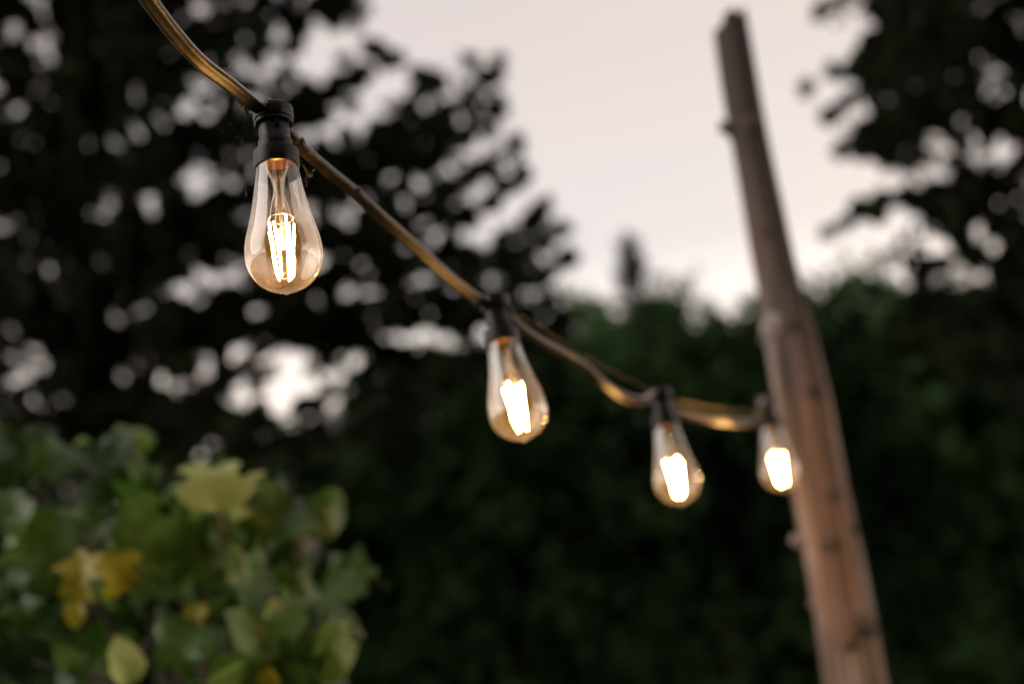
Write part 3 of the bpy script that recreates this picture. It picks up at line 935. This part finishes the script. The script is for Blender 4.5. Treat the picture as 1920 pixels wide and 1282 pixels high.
for i, (c, r) in enumerate(zip(cen, rad)):
    for k in range(SEG):
        a = 2 * math.pi * k / SEG
        z = c[2]
        rr = r * (1 + .02 * math.sin(3 * a + z * 1.7) + .012 * math.sin(5 * a - z * 2.7 + 1) + .02 * math.sin(2 * a + 9 * z) + .02 * math.sin(a + 14 * z) + .015 * math.sin(11 * a + z * 1.3) + .012 * math.sin(2 * a + z * 17))
        rr *= 1 - .10 * max(0, math.cos(a + 1.2 + .15 * math.sin(z * 4))) ** 60     # drying crack
        rr *= 1 - .06 * max(0, math.cos(a + 2.1 + .2 * math.sin(z * 3))) ** 80
        x, y = c[0] + rr * math.cos(a), c[1] + rr * math.sin(a)
        zt = z
        if i == 0:   # ragged broken end
            zt += .022 * math.cos(a) + .016 * math.sin(3 * a + .6) + rng.uniform(-.006, .006)
        V.append((x, y, zt))
for i in range(len(cen) - 1):
    for k in range(SEG):
        k2 = (k + 1) % SEG
        F.append((i * SEG + k, (i + 1) * SEG + k, (i + 1) * SEG + k2, i * SEG + k2))
V.append(tuple(cen[0] - np.array([0, 0, .03])))
for k in range(SEG):
    F.append((len(V) - 1, k, (k + 1) % SEG))
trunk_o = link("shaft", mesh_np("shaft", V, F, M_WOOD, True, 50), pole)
trunk_o.location = -pole.location
def pole_at(py):
    best = min(range(len(cen)), key=lambda i: abs(proj(cen[i])[1] - py))
    return cen[best], rad[best]
def knot(py, ang, length, r, name="branch_stub", up=.25, mat=None):
    c, pr = pole_at(py)
    a = math.radians(ang)
    d = unit([math.cos(a), math.sin(a), up])
    s = c + d * pr * .55
    pts = [s, c + d * pr * .92, c + d * (pr + length * .5), c + d * (pr + length)]
    o = MB().tube(pts, [r * 2.1, r * 1.5, r, r * .8], 12).build(name, mat or M_KNOT, pole, True, 50)
    o.location = -pole.location
knot(256, 196, .026, .015)
knot(252, 285, .005, .016)
knot(618, 200, .005, .020, mat=M_PALE)
knot(622, 266, .006, .017)
knot(744, 295, .004, .016)
knot(730, 350, .004, .014)
knot(1028, 192, .022, .013, mat=M_PALE)
knot(1036, 255, .007, .015)
knot(1010, 325, .004, .013)
knot(1140, 190, .006, .010, mat=M_WOOD)
knot(945, 280, .006, .013)
knot(1190, 308, .004, .020)
knot(440, 250, .006, .013)
knot(1230, 262, .005, .012)

# ------------------------------------------------------------------ festoon lamps
gp_ = [(0, 0), (.0012, .0003), (.0026, .0012), (.0040, .0024)]
for k in range(2, 15):
    t = math.radians(9 + 81 * k / 14)
    gp_.append((.0320 * math.sin(t), .0032 + .0310 * (1 - math.cos(t))))
shoulder = [(.0320, .0342), (.0317, .0415), (.0304, .050), (.0279, .060), (.0245, .0735), (.0221, .085), (.0199, .097), (.0180, .110), (.0168, .118), (.0150, .1245), (.0138, .128)]
gp_ += [(float(a), float(b)) for a, b in catmull([np.array(s) for s in shoulder], 4)[1:]]
ME = {}
ME["bulb"] = MB().lathe(gp_, 64).mesh("bulb", M_GLASS, True, None)
ME["socket"] = MB().lathe([(.0, .158), (.0129, .158), (.0129, .1400), (.0134, .1388), (.0141, .1380), (.0143, .1370), (.0143, .1290), (.0150, .1284)], 48).mesh("socket", M_SOCKET, True, 28)
ME["collar"] = MB().lathe([(.0138, .1292), (.0176, .1292), (.0186, .1284), (.0189, .1270), (.0190, .1150), (.0187, .1138), (.0180, .1134), (.0174, .1140), (.0173, .1215), (.0150, .1262), (.0125, .1270)], 56).mesh("collar", M_SOCKET, True, 28)
ME["cap"] = MB().lathe([(.0128, .1535), (.0158, .1532), (.0163, .1540), (.0163, .1556), (.0157, .1560), (.0157, .1572), (.0166, .1576), (.0170, .1586), (.0171, .1670), (.0167, .1684), (.0156, .1692), (.0, .1694)], 56).mesh("cap", M_SOCKET, True, 28)
ME["clip"] = MB().box((.0136, 0, .1505), (.0028, .0032, .0075)).mesh("clip", M_SOCKET, False)
lt_ = MB()
for k in range(9):            # worn raised marks moulded round the socket
    a = -.45 + k * .105
    ca, sa = math.cos(a), math.sin(a)
    rot = np.array([[ca, -sa, 0], [sa, ca, 0], [0, 0, 1]])
    lt_.box((.0144 * ca, .0144 * sa, .1336), (.0005, .0004, .0036), rot)
    if k % 2 == 0:
        lt_.box((.0144 * math.cos(a + .04), .0144 * math.sin(a + .04), .1350 if k % 4 else .1324), (.0005, .0010, .0004), rot)
ME["moulded_marks"] = lt_.mesh("moulded_marks", M_SOCKET, False)
ME["screw_base"] = MB().lathe([(.0128, .118), (.0132, .1195), (.0126, .121), (.0132, .1225), (.0126, .124), (.0126, .127), (0, .127)], 40).mesh("screw_base", M_BRASS, True, None)
ME["stem"] = MB().lathe([(.0125, .1205), (.0100, .1130), (.0062, .1040), (.0042, .0950), (.0040, .0840), (.0046, .0800), (.0040, .0770), (.0018, .0745), (.0014, .0700), (.0013, .0400), (0, .0390)], 28).mesh("stem", M_STEM, True, None)
wires = []
for k in range(4):
    a = k * math.pi / 2 + .3
    pts = catmull([np.array([.003 * math.cos(a), .003 * math.sin(a), .105]), np.array([.0045 * math.cos(a), .0045 * math.sin(a), .090]),
                   np.array([.0075 * math.cos(a), .0075 * math.sin(a), .080]), np.array([.0102 * math.cos(a), .0102 * math.sin(a), .0668])], 5)
    wires.append(MB().tube(pts, .0005, 5).mesh("support_wire", M_WIRE))
ring = [(.0104 * math.cos(t), .0104 * math.sin(t), .0672) for t in np.linspace(0, 2 * math.pi, 41)]
ME["support_ring"] = MB().tube(ring, .0004, 5, False).mesh("support_ring", M_WIRE)
lring = [(.0060 * math.cos(t), .0060 * math.sin(t), .0165) for t in np.linspace(0, 2 * math.pi, 31)]
ME["lower_ring"] = MB().tube(lring, .0004, 5, False).mesh("support_ring", M_WIRE)
fils = []
for k in range(6):
    a = k * math.pi / 3 + .22
    zt, zb = .0660 - .004 * (k % 2), .0185 - .005 * ((k + 1) % 2)
    p0 = np.array([.0102 * math.cos(a), .0102 * math.sin(a), zt]); p1 = np.array([.0055 * math.cos(a + .12), .0055 * math.sin(a + .12), zb])
    fils.append(MB().tube([p0 + (p1 - p0) * s for s in (0, .03, .5, .97, 1)], [.0004, .00078, .00078, .00078, .0004], 6).mesh("filament", M_FILAMENT))

lamp_spec = [
    ((538, 553), (511, 203), 1.153, "sharp clear teardrop lamp at upper left, the largest and nearest of the glowing string", 0.35),
    ((984, 829), (926, 563), 1.52, "glowing teardrop lamp hanging mid frame, second nearest on the string", 1.5),
    ((1279, 948), (1238, 744), 1.97, "blurred glowing teardrop lamp left of the pole, third along the string", 2.4),
    ((1470, 922), (1439, 768), 2.42, "smallest blurred glowing lamp hanging against the edge of the wooden pole", 3.3),
]
anchors = []
def Q_axis(z, spin):
    return Vector(z).to_track_quat('Z', 'Y') @ Quaternion((0, 0, 1), spin)
for tip, top, d, label, spin in lamp_spec:
    p0 = P(*tip, d)
    p1 = PY(*top, p0[1])
    ax = unit(p1 - p0)
    lamp = empty("festoon_lamp", p0)
    lamp.rotation_mode = 'QUATERNION'
    lamp.rotation_quaternion = Q_axis(ax, spin)
    tag(lamp, label, "lamp", "lamps of the string light")
    s = link("socket", ME["socket"], lamp)
    for nm in ("collar", "cap", "clip", "moulded_marks"):
        link(nm, ME[nm], s)
    b = link("bulb", ME["bulb"], lamp)
    for nm in ("screw_base", "stem"):
        link(nm, ME[nm], b)
    link("support_ring", ME["support_ring"], b); link("support_ring", ME["lower_ring"], b)
    for w in wires:
        link("support_wire", w, b)
    for f in fils:
        link("filament", f, b)
    anchors.append(p0 + ax * .1625)
for i in range(3):
    print("spacing", i, np.linalg.norm(anchors[i + 1] - anchors[i]), proj(anchors[i]))

# ------------------------------------------------------------------ flat cable
pc, pr_ = pole_at(775)
def between(i, pts):
    """Waypoints between two lamps: distance runs evenly from one to the next."""
    d0, d1 = (anchors[i] - CAM) @ FWD, (anchors[i + 1] - CAM) @ FWD
    x0, x1 = proj(anchors[i])[0], proj(anchors[i + 1])[0]
    return [P(x, y, d0 + (d1 - d0) * (x - x0) / (x1 - x0)) for x, y in pts]
d1 = (anchors[0] - CAM) @ FWD
way = [P(60, -330, d1 - .38), P(170, -170, d1 - .27), P(262, -25, d1 - .17), P(318, 52, d1 - .12), P(372, 113, d1 - .085), P(432, 160, d1 - .05), P(480, 198, d1 - .018), anchors[0]]
way += between(0, [(556, 268), (612, 318), (668, 364), (722, 414), (775, 460), (822, 503), (868, 541), (905, 566)]) + [anchors[1]]
way += between(1, [(966, 606), (1008, 637), (1056, 663), (1095, 686), (1130, 719), (1166, 743), (1204, 752)]) + [anchors[2]]
way += between(2, [(1268, 771), (1310, 785), (1350, 791), (1388, 793), (1420, 787)]) + [anchors[3]]
end_a = pc + np.array([-pr_ - .004, .02, .0]); end_b = pc + np.array([-.02, pr_ + .008, .015]); end_c = pc + np.array([pr_ * .55, pr_ * .9 + .006, .02])
way += [end_a, end_b, end_c]
cpath = catmull(way, 10)
def face_frame(p, t):
    '''Normal of the flat side (mostly level, on the side seen here) and the edge direction.'''
    nh = unit(np.cross(t, (0, 0, 1.0)))
    nc = CAM - p; nc = unit(nc - t * (nc @ t))
    if nh @ nc < 0:
        nh = -nh
    sd = nc; up = np.cross(sd, t)
    return sd, (up if up[2] > 0 else -up)
# twist of the flat side along the cable, at chosen spots
tw_px = [(60, .4), (262, .42), (372, .42), (480, .55), (560, .8), (668, .75), (740, .5), (800, .35), (900, .6), (1000, .8), (1090, .8), (1150, .25), (1200, .2), (1260, .7), (1330, .8), (1388, .1), (1430, .6), (1500, .4)]
prof = []
HW, HH = .0031, .0060
for k in range(28):
    a = 2 * math.pi * k / 28
    ca, sa = math.cos(a), math.sin(a)
    x = HW * math.copysign(abs(ca) ** .3, ca); y = HH * math.copysign(abs(sa) ** .75, sa)
    x *= 1 - .14 * math.exp(-(y / .0016) ** 2)     # groove between the two cores
    prof.append((x, y))
V, F = [], []
for i, p in enumerate(cpath):
    t = unit(cpath[min(i + 1, len(cpath) - 1)] - cpath[max(i - 1, 0)])
    sd, up = face_frame(p, t)
    th = np.interp(proj(p)[0], [q[0] for q in tw_px], [q[1] for q in tw_px])
    a = math.cos(th) * sd - math.sin(th) * up; b = math.sin(th) * sd + math.cos(th) * up
    for x, y in prof:
        V.append(p + a * x + b * y)
n = 28
for i in range(len(cpath) - 1):
    for k in range(n):
        k2 = (k + 1) % n
        F.append((i * n + k, i * n + k2, (i + 1) * n + k2, (i + 1) * n + k))
F.append(tuple(range(n - 1, -1, -1))); F.append(tuple((len(cpath) - 1) * n + k for k in range(n)))
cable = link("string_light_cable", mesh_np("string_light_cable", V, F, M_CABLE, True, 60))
tag(cable, "flat dusty black cable sagging from upper left through the lamps to the pole", "cable")

def cable_frame(px):
    i = min(range(len(cpath)), key=lambda j: abs(proj(cpath[j])[0] - px))
    p = cpath[i]
    t = unit(cpath[min(i + 1, len(cpath) - 1)] - cpath[i - 1])
    sd, up = face_frame(p, t)
    th = np.interp(px, [q[0] for q in tw_px], [q[1] for q in tw_px])
    return p, t, math.cos(th) * sd - math.sin(th) * up, math.sin(th) * sd + math.cos(th) * up
for px, tail in ((492, -1), (556, 1), (664, 1), (898, 1), (950, 1), (1415, 1)):
    p, t, a, b = cable_frame(px)
    mb = MB()
    hw, hh = HW + .0008, HH + .0008
    V = []
    for dt in (-.0019, .0019):
        for sx, sy in ((-1, -1), (1, -1), (1, 1), (-1, 1)):
            V.append(p + a * hw * sx + b * hh * sy + t * dt)
    for dt in (.0019, -.0019):
        for sx, sy in ((-1, -1), (1, -1), (1, 1), (-1, 1)):
            V.append(p + a * (hw - .0012) * sx + b * (hh - .0012) * sy + t * dt)
    Fq = []
    for r in range(4):
        for k in range(4):
            k2 = (k + 1) % 4
            Fq.append((r * 4 + k, r * 4 + k2, ((r + 1) % 4) * 4 + k2, ((r + 1) % 4) * 4 + k))
    mb.add(V, Fq)
    rot = np.stack([t, a, b], 1)
    mb.box(p + b * hh + a * hw * .3 * tail, (.0052, .0048, .0030), rot)      # lock of the tie
    mb.build("cable_tie", M_TIE, cable, False)
# frayed end of tape hanging under the cable by the first lamp
p, t, a, b = cable_frame(470)
mb = MB()
for k in range(5):
    q0 = p - b * HH * .9 + t * (.003 * k - .006)
    q1 = q0 - b * (.002 + .001 * (k % 3)) + a * .003 * (k - 2) - t * .004
    mb.tube(catmull([q0, (q0 + q1) / 2 - b * .002, q1 + t * .003], 4), .0011, 5)
mb.build("frayed_tape", M_TIE, cable)

# thin guide wire above the cable, tied round the pole
gw = between(0, [(905, 553)]) + between(1, [(1000, 605), (1120, 680), (1200, 722), (1240, 741)]) + between(2, [(1320, 762), (1400, 772), (1435, 772)])
c2, r2 = pole_at(748)
gw += [c2 + np.array([-.9 * r2 - .002, -.5 * r2, .0]), c2 + np.array([-.3 * r2, -1.0 * r2 - .003, .008]), c2 + np.array([.5 * r2, -.93 * r2 - .003, .012]),
       c2 + np.array([1.04 * r2, -.1 * r2, .012]), c2 + np.array([.7 * r2, .85 * r2, .01]), c2 + np.array([-.4 * r2, 1.0 * r2, .006]), c2 + np.array([-1.05 * r2, 0, 0])]
tag(MB().tube(catmull(gw, 6), .00025, 5).build("guide_wire", M_STEEL), "thin steel wire running just above the cable and looped round the pole", "wire")

# ------------------------------------------------------------------ cobwebs by the first lamp
def web(name, label, hub, spokes, turns, depth, r=.00010, seed=1):
    rs = random.Random(seed)
    mb = MB()
    H = P(*hub, depth)
    ends = [P(x, y, d) for x, y, d in spokes]
    for e in ends:
        mb.tube([H, (H + e) / 2 - np.array([0, 0, .0015]), e], r, 4)
    for k in range(1, turns):
        s = k / turns
        for i in range(len(ends) - 1):
            a = H + (ends[i] - H) * s * rs.uniform(.96, 1.04); b = H + (ends[i + 1] - H) * s * rs.uniform(.96, 1.04)
            mb.tube([a, (a + b) / 2 + (H - (a + b) / 2) * .05, b], r * .7, 3)
    for k in range(14):      # caught specks
        e = ends[rs.randrange(len(ends))]
        q = H + (e - H) * rs.uniform(.15, .95)
        mb.box(q, (.0007, .0007, .0009))
    o = mb.build(name, M_WEB, None, False)
    tag(o, label, "cobweb")
    return o
da = d1
web("cobweb", "fine cobweb with caught specks beside the socket of the sharp lamp", (455, 262),
    [(462, 206, da), (420, 215, da - .01), (405, 240, da), (412, 275, da), (425, 310, da), (438, 345, da - .01), (462, 372, da - .03), (472, 335, da - .02)], 8, da, r=.00008, seed=3)
web("cobweb", "wisp of cobweb between the glass of the sharp lamp and the cable", (577, 330),
    [(563, 300, da - .018), (571, 312, da), (590, 318, da + .02), (588, 330, da + .02), (574, 352, da - .02), (566, 338, da - .02)], 6, da, seed=5)
